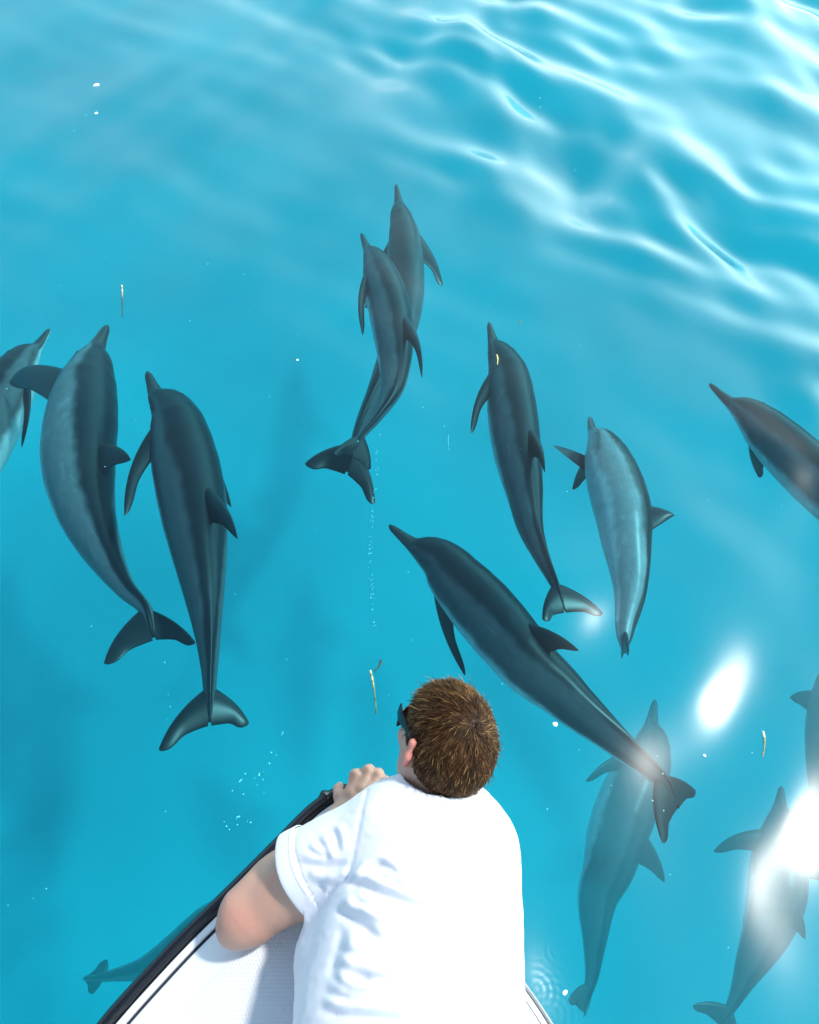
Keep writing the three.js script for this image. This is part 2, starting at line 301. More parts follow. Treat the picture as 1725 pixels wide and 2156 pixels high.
const POD = [
  { label: 'dolphin cut off by the left edge of the picture, only its front half showing', depth: 0.98, roll: -38, tone: 1.1, girth: 0.98, spine: [[98, 688], [72, 722], [40, 772], [5, 850], [-35, 940], [-75, 1040], [-105, 1140], [-120, 1240]], flipperR: [47, 942] },
  { label: 'curved dolphin rolled on its side, pale belly to the left, below the brown stalk', depth: 0.56, roll: [62, 62, 55, 30, 5], pale: 0.6, tone: 1.1, girth: 1.07, spine: [[234, 683], [221, 713], [188, 796], [171, 892], [166, 972], [182, 1073], [224, 1173], [264, 1238], [307, 1284], [324, 1341]], flipperL: [20, 806, 0.75], dorsal: [276, 968], flukeL: [219, 1397], flukeR: [412, 1352] },
  { label: 'dark dolphin with straight back, overlapping the tail of the pale rolled dolphin', depth: 0.33, roll: [30, 36, 38, 25, 10], spine: [[313, 776], [339, 831], [367, 872], [390, 972], [408, 1073], [422, 1173], [433, 1274], [440, 1374], [442, 1460], [442, 1520]], flipperL: [262, 1086], dorsal: [501, 1134], flukeL: [334, 1578], flukeR: [525, 1522] },
  { label: 'farthest dolphin ahead, its beak nearest the top of the picture, half hidden under its neighbour', depth: 0.96, roll: [-14, -14, 0, 10], tone: 1.05, girth: 0.58, spine: [[833, 384], [841, 442], [850, 485], [854, 557], [853, 628], [842, 699], [819, 760], [790, 826], [765, 878], [749, 921], [731, 993]], flipperR: [933, 601], flukeL: [642, 976], flukeR: [790, 1060] },
  { label: 'dark dolphin lying across and above another dolphin, tail curving to the left', depth: 0.42, roll: [40, 42, 40, 38, 20], pale: 0.2, girth: 0.82, spine: [[765, 487], [785, 533], [799, 574], [815, 628], [828, 699], [832, 771], [824, 824], [792, 878], [755, 926], [741, 956]], flipperL: [763, 705], dorsal: [889, 796], flukeL: [704, 952], flukeR: [781, 987] },
  { label: 'slender dolphin with a yellow leaf above its forehead, tail bent towards the man', depth: 0.44, roll: [30, 34, 34, 25, 5], pale: 0.1, girth: 0.86, spine: [[1034, 675], [1050, 732], [1070, 789], [1076, 842], [1082, 896], [1091, 960], [1104, 1030], [1118, 1111], [1140, 1170], [1169, 1232], [1188, 1284]], flipperL: [991, 912], dorsal: [1148, 994], flukeL: [1142, 1304], flukeR: [1270, 1291] },
  { label: 'light grey dolphin turned on its side, pale stripe down its flank and fin pointing right', depth: 0.46, roll: [64, 72, 72, 74, 80], pale: 1.1, tone: 1.15, girth: 1.2, spine: [[1250, 876, 0.5], [1257, 901, 0.49], [1268, 928, 0.47], [1282, 976], [1299, 1030], [1313, 1084], [1319, 1138], [1325, 1191], [1327, 1245], [1322, 1288], [1317, 1318], [1314, 1372]], flipperL: [1205, 1030, 0.7], flipperR: [1165, 938, 0.4], dorsal: [1421, 1085, 0.42], flukeL: [1309, 1382, 0.6], flukeR: [1324, 1376, 0.3] },
  { label: 'large dolphin swimming diagonally just ahead of the man, beak pointing to upper left', depth: 0.33, roll: [26, 32, 30, 30, 35], girth: 1.04, spine: [[823, 1099], [885, 1146], [933, 1184], [965, 1224], [1019, 1285], [1075, 1352], [1121, 1406], [1175, 1452], [1207, 1482], [1259, 1527], [1322, 1582], [1396, 1648], [1424, 1696]], flipperL: [978, 1422, 0.6], dorsal: [1219, 1369], flukeL: [1394, 1774], flukeR: [1465, 1664] },
  { label: 'dolphin leaving by the right edge of the picture, tail out of view', depth: 0.4, roll: 24, pale: 0.3, girth: 0.95, spine: [[1499, 802], [1532, 830], [1572, 864], [1631, 923], [1685, 976], [1744, 1035], [1797, 1089], [1846, 1143], [1889, 1191], [1940, 1255], [1990, 1325], [2020, 1370]], flipperL: [1597, 1005, 0.65] },
  { label: 'deep blurred dolphin under the big dolphin\'s tail, its flukes by the rings on the water', depth: 2.75, roll: [40, 55, 62, 40, 20], girth: 1.18, spine: [[1387, 1473], [1380, 1538], [1361, 1605], [1325, 1686], [1298, 1761], [1281, 1828], [1258, 1891], [1252, 1984], [1246, 2058], [1238, 2091], [1229, 2125]], flipperL: [1233, 1644], dorsal: [1400, 1858], flukeL: [1197, 2103], flukeR: [1233, 2137] },
  { label: 'deep dolphin at lower right, head lost under the white glare on the water', depth: 2.78, roll: [25, 30, 35, 30, 15], girth: 1.4, spine: [[1652, 1655], [1652, 1690], [1650, 1725], [1647, 1765], [1641, 1816], [1634, 1891], [1612, 1965], [1578, 2039], [1540, 2120], [1517, 2155]], flipperL: [1502, 1792] },
  { label: 'shadowy dolphin half under the boat at lower left, flukes showing beside the black rail', depth: 2.75, roll: [0, 0, 0], tone: 1, girth: 1.3, spine: [[700, 1830], [650, 1855], [590, 1890], [520, 1930], [450, 1955], [380, 1998], [305, 2038], [240, 2053], [204, 2059], [178, 2060]], flukeL: [196, 2093], flukeR: [226, 2020] },
  { label: 'faintest and deepest dolphin, a dim outline at the right edge above the glare', depth: 3.6, roll: [5, 5], spine: [[1746, 1370], [1744, 1420], [1742, 1470], [1738, 1540], [1736, 1610], [1732, 1680], [1728, 1740], [1728, 1850]], flipperL: [1663, 1468] },
];
POD.forEach(dolphin);

// ------------------------------------------------------------------ the boat's bow
const YD = 0.98, DECK = YD + 0.03;
const portPts = [[713, 1652], [660, 1683], [568, 1772], [482, 1858], [376, 1961], [310, 2030], [237, 2110], [199, 2156]].map(([a, b]) => at(a, b, YD));
const starPts = [[752, 1648], [790, 1668], [900, 1798], [1000, 1930], [1098, 2055], [1167, 2156]].map(([a, b]) => at(a, b, YD));
const outline = (() => {
  const left = [V(-1.12, YD, 3.2), V(-1.12, YD, 2.4), V(-1.1, YD, 1.6), V(-1.02, YD, 0.9), V(-0.86, YD, 0.36), ...portPts.slice().reverse()];
  const right = [...starPts, V(0.52, YD, 0.36), V(0.72, YD, 0.9), V(0.84, YD, 1.6), V(0.87, YD, 2.4), V(0.87, YD, 3.2)];
  return new THREE.CatmullRomCurve3([...left, ...right], false, 'centripetal');
})();
const ON = 420, rim = [], rimN = [], side = [];
for (let i = 0; i <= ON; i++) { const p = outline.getPoint(i / ON), t = outline.getTangent(i / ON); rim.push(p); rimN.push(V(-t.z, 0, t.x).normalize()); side.push(smooth(p.x - -0.13 + (p.z < -0.45 ? -0.05 : 0), -0.03, 0.05)); }
const inset = (i, o, y) => rim[i].clone().addScaledVector(rimN[i], o).setY(y);   // o metres inboard
const band = (sections, o) => sheet(rim.map((_, i) => sections(i)), o);
const boat = base('boat', V(-0.13, 0, 1.3));
tag(boat, 'white boat bow with black rubber rail, carrying the kneeling man', 'boat');
const gel = phys({ color: lin(0.8, 0.81, 0.82), roughness: 0.3, clearcoat: 0.4, clearcoatRoughness: 0.15 });
{
  const railR = (i) => lerp(0.035, 0.011, side[i]);
  const black = phys({ vertexColors: true, roughness: 0.24, clearcoat: 0.25, clearcoatRoughness: 0.2 });
  // rail: a rounded rubber profile round the edge, slightly uneven
  const rail = band((i) => { const w = railR(i) * (1 + 0.06 * perlin.noise(i * 0.11, 3, 7)), r = []; for (let j = 0; j < 14; j++) { const a = j / 14 * 2 * Math.PI; r.push(inset(i, w * 0.5 - w * 0.5 * Math.cos(a), YD - 0.016 + 0.03 * Math.sin(a))); } return r; }, { closed: true, colors: rim.map((_, i) => Array.from({ length: 14 }, () => [0.006, 0.006, 0.009].map((v) => lerp(v, 0.3, smooth(side[i], 0.6, 0.9))))) });
  part('rubber_rail', rail, black, boat);
  for (const [px, py, n] of [[659, 1681, 0], [699, 1660, 1]]) { // joints where the rail laps at the bow
    const P = at(px, py, YD); let k = 0; rim.forEach((p, i) => { if (p.distanceTo(P) < rim[k].distanceTo(P)) k = i; });
    const rows = []; for (let i = k; i < k + 14; i++) { const r = [], e = 1 - Math.abs(i - k - 6.5) / 9; for (let j = 0; j < 10; j++) { const a = j / 10 * 2 * Math.PI; r.push(inset(i, 0.012 - 0.019 * e * Math.cos(a), YD - 0.006 + 0.026 * e * Math.sin(a))); } rows.push(r); }
    part('rail_joint', sheet(rows, { closed: true, colors: rows.map((r) => r.map(() => [0.006, 0.006, 0.009])) }), black, boat);
  }
  const o1 = (i) => railR(i) - 0.001, o2 = (i) => railR(i) + lerp(0.013, 0.01, side[i]), o3 = (i) => o2(i) + lerp(0.006, 0.0006, side[i]), o4 = (i) => o3(i) + 0.075;
  part('gunwale', band((i) => [inset(i, o1(i) - 0.004, YD - 0.012), inset(i, o1(i), YD + 0.003), inset(i, o1(i) + 0.002, YD + 0.006), inset(i, o2(i) - 0.002, YD + 0.006), inset(i, o2(i), YD + 0.003), inset(i, o2(i), YD - 0.01)]), gel, boat);
  part('seam', band((i) => [inset(i, o2(i) - 0.001, YD - 0.004), inset(i, o3(i) + 0.001, YD - 0.004)]), std({ color: lin(0.012, 0.014, 0.03), roughness: 0.6 }), boat);
  part('deck_edge', band((i) => [inset(i, o3(i), YD - 0.012), inset(i, o3(i), YD - 0.001), inset(i, o3(i) + 0.003, YD + 0.003), inset(i, o4(i) - 0.012, DECK - 0.006), inset(i, o4(i) - 0.005, DECK - 0.002), inset(i, o4(i), DECK)]), gel, boat);
  // deck: strips between both sides, up to the point
  const inner = []; for (let i = 0; i <= ON; i++) inner.push(inset(i, o4(i), DECK));
  let tip = 0; inner.forEach((p, i) => { if (p.z < inner[tip].z) tip = i; });
  const Lh = inner.slice(0, tip + 1), Rh = inner.slice(tip).reverse(), cross = (h, z) => { for (let i = 0; i < h.length - 1; i++) if ((h[i].z - z) * (h[i + 1].z - z) <= 0) return lerp(h[i].x, h[i + 1].x, (z - h[i].z) / (h[i + 1].z - h[i].z || 1)); return h[h.length - 1].x; };
  const pos = [], uv = [], idx = [], ZN = 160, XN = 12;
  for (let k = 0; k <= ZN; k++) { const z = lerp(inner[tip].z + 1e-4, 3.19, (k / ZN) ** 1.6), a = cross(Lh, z), b = cross(Rh, z); for (let q = 0; q <= XN; q++) { const x = lerp(a, b, q / XN); pos.push(x, DECK, z); uv.push(x, z); } }
  for (let k = 0; k < ZN; k++) for (let q = 0; q < XN; q++) { const a = k * (XN + 1) + q, b = a + XN + 1; idx.push(a, b, a + 1, a + 1, b, b + 1); }
  const S = 256, dots = new Uint8Array(S * S * 4);
  for (let y = 0; y < S; y++) for (let x = 0; x < S; x++) { const u = x / S * 8, v = y / S * 8, ou = (Math.floor(v) % 2) * 0.5, du = ((u + ou) % 1) - 0.5, dv = (v % 1) - 0.5, q = 255 * (1 - smooth(Math.hypot(du, dv), 0.24, 0.38)); dots.set([q, q, q, 255], (y * S + x) * 4); }
  const bump = new THREE.DataTexture(dots, S, S); bump.wrapS = bump.wrapT = THREE.RepeatWrapping; bump.magFilter = THREE.LinearFilter; bump.repeat.set(18, 18); bump.needsUpdate = true;
  part('deck', geoFrom(pos, idx, null, uv), std({ color: lin(0.78, 0.8, 0.81), roughness: 0.55, bumpMap: bump, bumpScale: 0.0007 }), boat);
  // hull sides, flaring up from the keel
  const levels = [[YD - 0.04, 1, 0], [0.8, 0.985, 0.02], [0.55, 0.93, 0.07], [0.25, 0.84, 0.16], [0, 0.74, 0.28], [-0.22, 0.5, 0.42], [-0.36, 0.02, 0.6]];
  part('hull', sheet(levels.map(([y, k, m]) => rim.map((p, i) => { const q = inset(i, 0.006, y); return V(-0.13 + (q.x + 0.13) * k, y, lerp(q.z, 3.2, m * 0.25)); }))), gel, boat);
  part('transom', sheet(levels.map(([y, k]) => [-1.11, 0.86].map((x) => V(-0.13 + (x + 0.13) * k, y, 3.2)))), gel, boat);
}

// ------------------------------------------------------------------ the man
const man = base('person', V(-0.02, DECK, 0.2));
tag(man, 'man in a white t-shirt leaning over the bow to watch the dolphins', 'person');
const skin = phys({ vertexColors: true, roughness: 0.5, sheen: 0.2, sheenColor: lin(0.9, 0.5, 0.4), sheenRoughness: 0.5 });
const SKIN = [0.60, 0.34, 0.245];
const freckle = []; for (let i = 0; i < 60; i++) freckle.push([rnd(), rnd(), rnd(), 0.0015 + rnd() * 0.0022]);
function skinTone(x, y, z) {
  const n = fbm(x * 14, y * 14, z * 14, 3), f = fbm(x * 90, y * 90, z * 90, 2);
  return [SKIN[0] * (1 + 0.1 * n + 0.05 * f), SKIN[1] * (1 - 0.12 * n + 0.06 * f), SKIN[2] * (1 - 0.14 * n + 0.05 * f)];
}
// head: its own axes (l left, u up, f forward), turned to the left and bowed
const HEAD = at(937, 1566, 1.26);
const hf = V(0, 0, -1), hu = V(0, 1, 0), hl = V(-1, 0, 0);
{ const q = new THREE.Quaternion().setFromAxisAngle(V(0, 1, 0), 0.4).multiply(new THREE.Quaternion().setFromAxisAngle(V(1, 0, 0), -0.5)).multiply(new THREE.Quaternion().setFromAxisAngle(V(0, 0, -1), 0.56)); for (const v of [hf, hu, hl]) v.applyQuaternion(q); }
const hp = (l, u, f) => HEAD.clone().addScaledVector(hl, l).addScaledVector(hu, u).addScaledVector(hf, f);
const local = (x, y, z) => { const a = x - HEAD.x, b = y - HEAD.y, c = z - HEAD.z; return [a * hl.x + b * hl.y + c * hl.z, a * hu.x + b * hu.y + c * hu.z, a * hf.x + b * hf.y + c * hf.z]; };
const ell = (l, u, f, a, b, c) => { const m = Math.min(a, b, c); return (x, y, z) => { const k = Math.hypot((x - l) / a, (y - u) / b, (z - f) / c); return (k - 1) * m; }; };
const cap = (a, b, r0, r1) => cone(V(...a), V(...b), r0, r1);
const skull = ell(0, 0.028, -0.006, 0.075, 0.083, 0.096), occiput = ell(0, 0.0, -0.035, 0.066, 0.068, 0.068);
const skullD = (l, u, f) => smin(skull(l, u, f), occiput(l, u, f), 0.03);
const faceParts = blend([
  ell(0, -0.03, 0.038, 0.062, 0.085, 0.058), cap([0.05, -0.065, 0.0], [0.018, -0.112, 0.068], 0.02, 0.017), cap([-0.05, -0.065, 0.0], [-0.018, -0.112, 0.068], 0.02, 0.017),
  ell(0, -0.108, 0.072, 0.022, 0.017, 0.02), ell(0.035, -0.035, 0.072, 0.026, 0.022, 0.02), ell(-0.035, -0.035, 0.072, 0.026, 0.022, 0.02), cap([0.04, 0.018, 0.08], [-0.04, 0.018, 0.08], 0.012, 0.012),
  cap([0, 0.008, 0.092], [0, -0.036, 0.112], 0.008, 0.012), ell(0.012, -0.04, 0.1, 0.009, 0.008, 0.01), ell(-0.012, -0.04, 0.1, 0.009, 0.008, 0.01), cap([0.02, -0.068, 0.088], [-0.02, -0.068, 0.088], 0.007, 0.007), cap([0.017, -0.079, 0.086], [-0.017, -0.079, 0.086], 0.008, 0.008)], 0.018);
const ears = [1, -1].map((s) => { const rimE = blend([cap([s * 0.076, 0.012, -0.012], [s * 0.09, 0.018, -0.03], 0.006, 0.005), cap([s * 0.09, 0.018, -0.03], [s * 0.092, -0.01, -0.034], 0.005, 0.0055), cap([s * 0.092, -0.01, -0.034], [s * 0.08, -0.04, -0.014], 0.0055, 0.007), cap([s * 0.076, 0.0, -0.008], [s * 0.084, -0.006, -0.024], 0.006, 0.004), cap([s * 0.076, -0.03, -0.006], [s * 0.084, -0.016, -0.024], 0.006, 0.005)], 0.012); return rimE; });
const NECK0 = at(936, 1712, 1.15), NECK1 = hp(0, -0.045, -0.022);
const neck = cone(NECK0, NECK1, 0.066, 0.056), throat = cone(NECK0.clone().add(V(0.0, -0.03, -0.05)), hp(0, -0.075, 0.02), 0.05, 0.045);
function headF(x, y, z) {
  const [l, u, f] = local(x, y, z);
  let d = smin(skullD(l, u, f), faceParts(l, u, f), 0.03);
  d = smin(d, smin(ears[0](l, u, f), ears[1](l, u, f), 0.001), 0.008);
  for (const s of [1, -1]) { const e = ell(s * 0.033, 0.0, 0.088, 0.016, 0.009, 0.013)(l, u, f); d = Math.max(d, -e) ; d = Math.min(d, ell(s * 0.033, 0.0, 0.08, 0.0125, 0.0125, 0.0125)(l, u, f)); }
  return smin(d, smin(neck(x, y, z), throat(x, y, z), 0.04), 0.03);
}
// left arm: shoulder, elbow on the gunwale, forearm along the rail, hand on the bow
const SHL = at(812, 1752, 1.19), ELB = at(522, 1928, 1.065), WRI = at(722, 1718, 1.035);
const arm = blend([cone(SHL, SHL.clone().lerp(ELB, 0.5), 0.066, 0.067), cone(SHL.clone().lerp(ELB, 0.5), ELB, 0.067, 0.05), cone(ELB, ELB.clone().lerp(WRI, 0.3), 0.05, 0.05), cone(ELB.clone().lerp(WRI, 0.3), WRI, 0.05, 0.028), cone(ELB, at(490, 1962, 1.052), 0.044, 0.027), cone(at(600, 1838, 1.05), at(545, 1880, 1.075), 0.036, 0.03)], 0.028);
const PALM = at(744, 1692, 1.034), hand = [];
{ // knuckles from index (inboard) to little finger; the fingers bend down over the rail
  const KN = [[737, 1670, 1.05], [759, 1663, 1.049], [779, 1665, 1.044], [797, 1672, 1.038]], lens = [0.04, 0.045, 0.041, 0.033];
  hand.push(cone(WRI, PALM, 0.027, 0.03));
  KN.forEach(([px, py, y], i) => {
    const k = at(px, py, y), root = PALM.clone().lerp(k, 0.35);
    const d1 = V(0.2 + i * 0.08, 0.05 - 0.12 * i, -0.95).normalize(), j1 = k.clone().addScaledVector(d1, lens[i]), d2 = V(0.15, -0.9, -0.4).normalize(), j2 = j1.clone().addScaledVector(d2, lens[i] * 0.62), d3 = V(0, -0.85, 0.5).normalize(), j3 = j2.clone().addScaledVector(d3, lens[i] * 0.5);
    hand.push(cone(root, k, 0.017, 0.0115), cone(k, j1, 0.0112, 0.0095), cone(j1, j2, 0.0095, 0.0085), cone(j2, j3, 0.0085, 0.007));
  });
  const t0 = at(728, 1694, 1.04), t1 = at(715, 1676, 1.035), t2 = at(712, 1662, 1.022), t3 = at(716, 1653, 1.008);
  hand.push(cone(t0, t1, 0.017, 0.012), cone(t1, t2, 0.0115, 0.0095), cone(t2, t3, 0.0095, 0.008));
}
const handF = blend(hand, 0.010);
const armF = (x, y, z) => smin(arm(x, y, z), handF(x, y, z), 0.012);
// right arm under the chest, reaching forward to the other rail; hips and legs kneeling on the deck
const SHR = at(1010, 1806, 1.15), ELR = at(1010, 1900, 1.06).add(V(0.0, -0.0, 0)), WRR = at(900, 1790, 1.035);
const armR = blend([cone(SHR, ELR, 0.06, 0.047), cone(ELR, WRR, 0.046, 0.03), cone(WRR, WRR.clone().add(V(-0.05, 0, -0.05)), 0.03, 0.026)], 0.03);
const HIP = V(-0.03, 1.17, 0.24), legs = [];
for (const s of [-1, 1]) { const h = HIP.clone().add(V(s * 0.09, -0.01, 0.02)), k = V(s * 0.13, DECK + 0.06, -0.02 + 0.12), an = V(s * 0.12, DECK + 0.05, 0.5), toe = V(s * 0.12, DECK + 0.03, 0.66); legs.push(cone(h, k, 0.085, 0.06), cone(k, an, 0.058, 0.04), cone(an, toe, 0.036, 0.026)); }
const legF = blend(legs, 0.03);
const box = (pts, pad) => { const lo = V(1e9, 1e9, 1e9), hi = V(-1e9, -1e9, -1e9); pts.forEach((p) => { lo.min(p); hi.max(p); }); return [lo.subScalar(pad), hi.addScalar(pad)]; };
const spine0 = blend([cone(at(905, 1800, 1.16), HIP, 0.1, 0.11), cone(SHL, SHR, 0.06, 0.06), cone(NECK0, at(905, 1800, 1.16), 0.06, 0.09)], 0.05);
const bodyF = (x, y, z) => smin(spine0(x, y, z), smin(armR(x, y, z), legF(x, y, z), 0.02), 0.03);
{
  const redden = (x, y, z) => { const c = skinTone(x, y, z), [l, u, f] = local(x, y, z), e = ears.map((q) => q(l, u, f)), q = 1 - smooth(Math.min(...e), -0.001, 0.006); return [c[0] * (1 + 0.12 * q), c[1] * (1 - 0.3 * q), c[2] * (1 - 0.25 * q)]; };
  const moles = [at(638, 1908, 1.11), at(628, 1904, 1.11), at(538, 1915, 1.1), at(491, 1930, 1.09), at(530, 1958, 1.07)];
  const spotted = (x, y, z) => { const c = skinTone(x, y, z), m = moles.some((p) => Math.hypot(p.x - x, p.z - z) < 0.0017) ? 0.4 : 1, e = 0.10 * Math.exp(-((Math.hypot(x - ELB.x, z - ELB.z) / 0.05) ** 2)); return [c[0] * m, c[1] * m * (1 - e), c[2] * m * (1 - e)]; };
  const all = [
    netSurface(headF, ...box([hp(0.1, 0.12, -0.11), hp(-0.1, 0.12, -0.11), hp(0.1, -0.14, 0.13), hp(-0.1, -0.14, 0.13), hp(0, 0.12, 0.13), NECK0.clone().add(V(0, -0.02, 0))], 0.02), 0.0042, redden),
    netSurface(armF, ...box([SHL, ELB, WRI, PALM, at(800, 1640, 1.03)], 0.08), 0.0048, spotted),
    netSurface(bodyF, ...box([SHL, SHR, HIP, V(0.2, DECK, 0.7), V(-0.2, DECK, 0.7)], 0.14), 0.012, skinTone),
  ];
  part('body', mergeGeometries(all), skin, man);
}
// t-shirt: torso and sleeve, with the folds that pull from the armpit across the back
const T1 = at(904, 1800, 1.165), T2 = at(898, 1900, 1.165), T3 = at(880, 2010, 1.16), T4 = at(862, 2150, 1.155), T5 = HIP.clone().add(V(0.0, 0.02, 0.04));
const SLV = at(640, 1842, 1.118), slvAxis = SLV.clone().sub(SHL).normalize();
const flat = 1.24;
const torso = blend([cone(SHL.clone().add(V(0.02, 0.0, 0.0)), SHR.clone().add(V(-0.015, 0.015, -0.01)), 0.083, 0.083, 1.1), cone(T1, T2, 0.152, 0.160, flat), cone(T2, T3, 0.160, 0.171, flat), cone(T3, T4, 0.174, 0.184, flat), cone(T4, T5, 0.184, 0.19, flat),
  cone(at(905, 1760, 1.19), NECK0.clone().add(V(0, 0.01, 0.015)), 0.1, 0.074, 1.1), cone(at(735, 1930, 1.12), at(700, 2010, 1.11), 0.05, 0.055), cone(at(705, 2010, 1.11), at(708, 2160, 1.1), 0.055, 0.06)], 0.055);
const sleeve = cone(SHL, SLV, 0.08, 0.083), sleeveIn = cone(SHL.clone().lerp(SLV, 0.55), SLV.clone().addScaledVector(slvAxis, 0.1), 0.07, 0.077);
const folds = [ // [line across the photograph's shirt, height in metres, half width in its pixels]
  [[[752, 1846], [775, 1832], [800, 1823], [818, 1832], [838, 1848], [858, 1860]], 0.010, 8], [[[728, 1858], [760, 1862], [803, 1884], [861, 1906], [930, 1930]], 0.013, 10], [[[790, 1842], [830, 1864], [861, 1881], [925, 1906]], 0.008, 8],
  [[[705, 1905], [735, 1925], [760, 1944], [785, 1962], [820, 1998]], 0.013, 11], [[[745, 1922], [790, 1944], [825, 1956], [895, 1952]], 0.008, 9], [[[700, 2030], [742, 2048], [785, 2063], [825, 2070], [870, 2066], [925, 2050]], 0.011, 10],
  [[[672, 2078], [720, 2098], [760, 2106], [800, 2104], [850, 2100], [915, 2094]], 0.010, 9], [[[668, 2120], [720, 2132], [788, 2139], [854, 2147], [930, 2140]], 0.011, 9], [[[715, 1990], [750, 2014], [785, 2020], [850, 2004]], 0.008, 10],
  [[[775, 2092], [812, 2074], [845, 2067], [900, 2072]], 0.006, 7], [[[735, 1950], [722, 1990], [710, 2040], [700, 2090]], 0.007, 13], [[[905, 1690], [925, 1700], [938, 1712], [945, 1726]], 0.004, 5], [[[740, 1890], [770, 1908], [800, 1925], [850, 1940]], 0.006, 7],
  [[[700, 2050], [730, 2078], [770, 2090], [820, 2086]], 0.006, 8], [[[860, 1862], [900, 1868], [940, 1880], [980, 1884]], 0.004, 9], [[[880, 1985], [930, 1990], [980, 1982]], 0.004, 10], [[[900, 2080], [950, 2076], [1000, 2066]], 0.004, 10],
  [[[600, 1802], [640, 1806], [690, 1810], [735, 1802]], 0.006, 8], [[[632, 1836], [660, 1846], [684, 1850], [720, 1838]], 0.006, 8], [[[700, 1730], [712, 1765], [714, 1800]], 0.004, 7], [[[664, 1752], [684, 1780], [694, 1815]], 0.004, 7], [[[676, 1872], [706, 1852], [742, 1836]], 0.006, 7], [[[640, 1772], [668, 1790], [700, 1796]], 0.004, 6],
];
const foldMap = (() => {
  const lo = at(520, 1640, 1.25), x0 = lo.x - 0.05, z0 = -0.66, h = 0.0025, nx = 330, nz = 300, A = new Float32Array(nx * nz);
  for (const [line, amp, wpx] of folds) {
    const c = new THREE.CatmullRomCurve3(line.map(([a, b]) => at(a, b, 1.26))), P = c.getPoints(40), w = wpx * 1.55 / FPX * 1.15;
    for (let j = 0; j < nz; j++) for (let i = 0; i < nx; i++) {
      const x = x0 + i * h, z = z0 + j * h; let best = 1e9, bt = 0, sg = 1;
      for (let k = 0; k < 40; k++) { const a = P[k], b = P[k + 1], dx = b.x - a.x, dz = b.z - a.z, t = clamp(((x - a.x) * dx + (z - a.z) * dz) / (dx * dx + dz * dz), 0, 1), ex = x - a.x - dx * t, ez = z - a.z - dz * t, q = Math.hypot(ex, ez); if (q < best) { best = q; bt = (k + t) / 40; sg = ex * dz - ez * dx > 0 ? 1 : -1; } }
      if (best > 5 * w) continue;
      const s = sg * best / w, taper = 1.25 * smooth(bt, 0, 0.2) * (1 - smooth(bt, 0.7, 1));    // a rounded ridge above, a tucked valley below
      A[j * nx + i] += amp * taper * (0.9 * Math.exp(-((s - 1.1) ** 2) / 1.5) - 0.6 * Math.exp(-((s + 0.4) ** 2) / 0.5));
    }
  }
  return (x, z) => { const u = clamp((x - x0) / h, 0, nx - 1.001), v = clamp((z - z0) / h, 0, nz - 1.001), i = Math.floor(u), j = Math.floor(v), a = u - i, b = v - j, q = j * nx + i; return lerp(lerp(A[q], A[q + 1], a), lerp(A[q + nx], A[q + nx + 1], a), b); };
})();
const seamLine = new THREE.CatmullRomCurve3([[772, 1662], [766, 1700], [758, 1740], [752, 1772], [741, 1822], [728, 1858]].map(([a, b]) => at(a, b, 1.24))).getPoints(40);
function shirtF(x, y, z) {
  let t = torso(x, y, z), s = sleeve(x, y, z);
  const along = (x - SLV.x) * slvAxis.x + (y - SLV.y) * slvAxis.y + (z - SLV.z) * slvAxis.z;
  if (s < 0.03) { s -= 0.0016 * smooth(along, -0.034, -0.031) - 0.002 * Math.exp(-(((along + 0.033) / 0.0025) ** 2)); }
  s = Math.max(s, along, -sleeveIn(x, y, z));
  let d = smin(t, s, 0.028);
  if (Math.abs(d) < 0.04) {
    const up = smooth(y, 1.08, 1.16), left = 1 - smooth(x, 0.0, 0.16), hem = 1 - smooth(along, -0.07, -0.03) * (s < t ? 1 : 0);
    d -= foldMap(x, z) * up * hem;
    d -= 0.0028 * fbm(x * 9 + 2, y * 7, z * 22 + x * 8, 3) * (0.35 + 0.9 * left) + 0.0010 * perlin.noise(x * 50, y * 40, z * 70);
    if (y > 1.12) { let q = 1; for (let k = 0; k < 40; k++) q = Math.min(q, Math.hypot(x - seamLine[k].x, z - seamLine[k].z)); d += 0.0032 * Math.exp(-((q / 0.004) ** 2)); }
  }
  const nk = cone.neckHole ??= cone(NECK0.clone().lerp(NECK1, 0.3), NECK0.clone().lerp(NECK1, 1.2), 0.069, 0.075); // the neck opening
  return Math.max(d, -nk(x, y, z));
}
const shirtMat = phys({ color: lin(0.80, 0.80, 0.83), roughness: 0.95, sheen: 0.3, sheenColor: lin(1, 1, 1), sheenRoughness: 0.6 });
const shirt = part('shirt', netSurface(shirtF, ...box([at(600, 1850, 1.03), at(1100, 1800, 1.03), V(-0.2, 1.02, 0.3), V(0.28, 1.0, 0.3), at(900, 1640, 1.3)], 0.055), 0.0058), shirtMat, man);
{ // turned-up hem of the sleeve, with its double stitching as two shallow grooves
  const e1 = V(0, 1, 0).addScaledVector(slvAxis, -slvAxis.y).normalize(), e2 = slvAxis.clone().cross(e1), rows = [], prof = [[-0.034, 0.0845], [-0.0325, 0.0868], [-0.029, 0.087], [-0.0275, 0.0858], [-0.026, 0.087], [-0.006, 0.0872], [0.0005, 0.0868], [0.0025, 0.0848], [0.001, 0.082], [-0.006, 0.0805]];
  for (let i = 0; i <= 80; i++) { const a = i / 80 * 2 * Math.PI, w = 0.0022 * Math.sin(a * 2 + 0.6) + 0.0016 * Math.sin(a * 5 + 2); rows.push(prof.map(([u, r]) => SLV.clone().addScaledVector(slvAxis, u + 0.003 + 0.003 * Math.sin(a + 1)).addScaledVector(e1, (r + w) * Math.cos(a)).addScaledVector(e2, (r + w) * Math.sin(a)))); }
  part('cuff', sheet(rows), shirtMat, shirt);
}
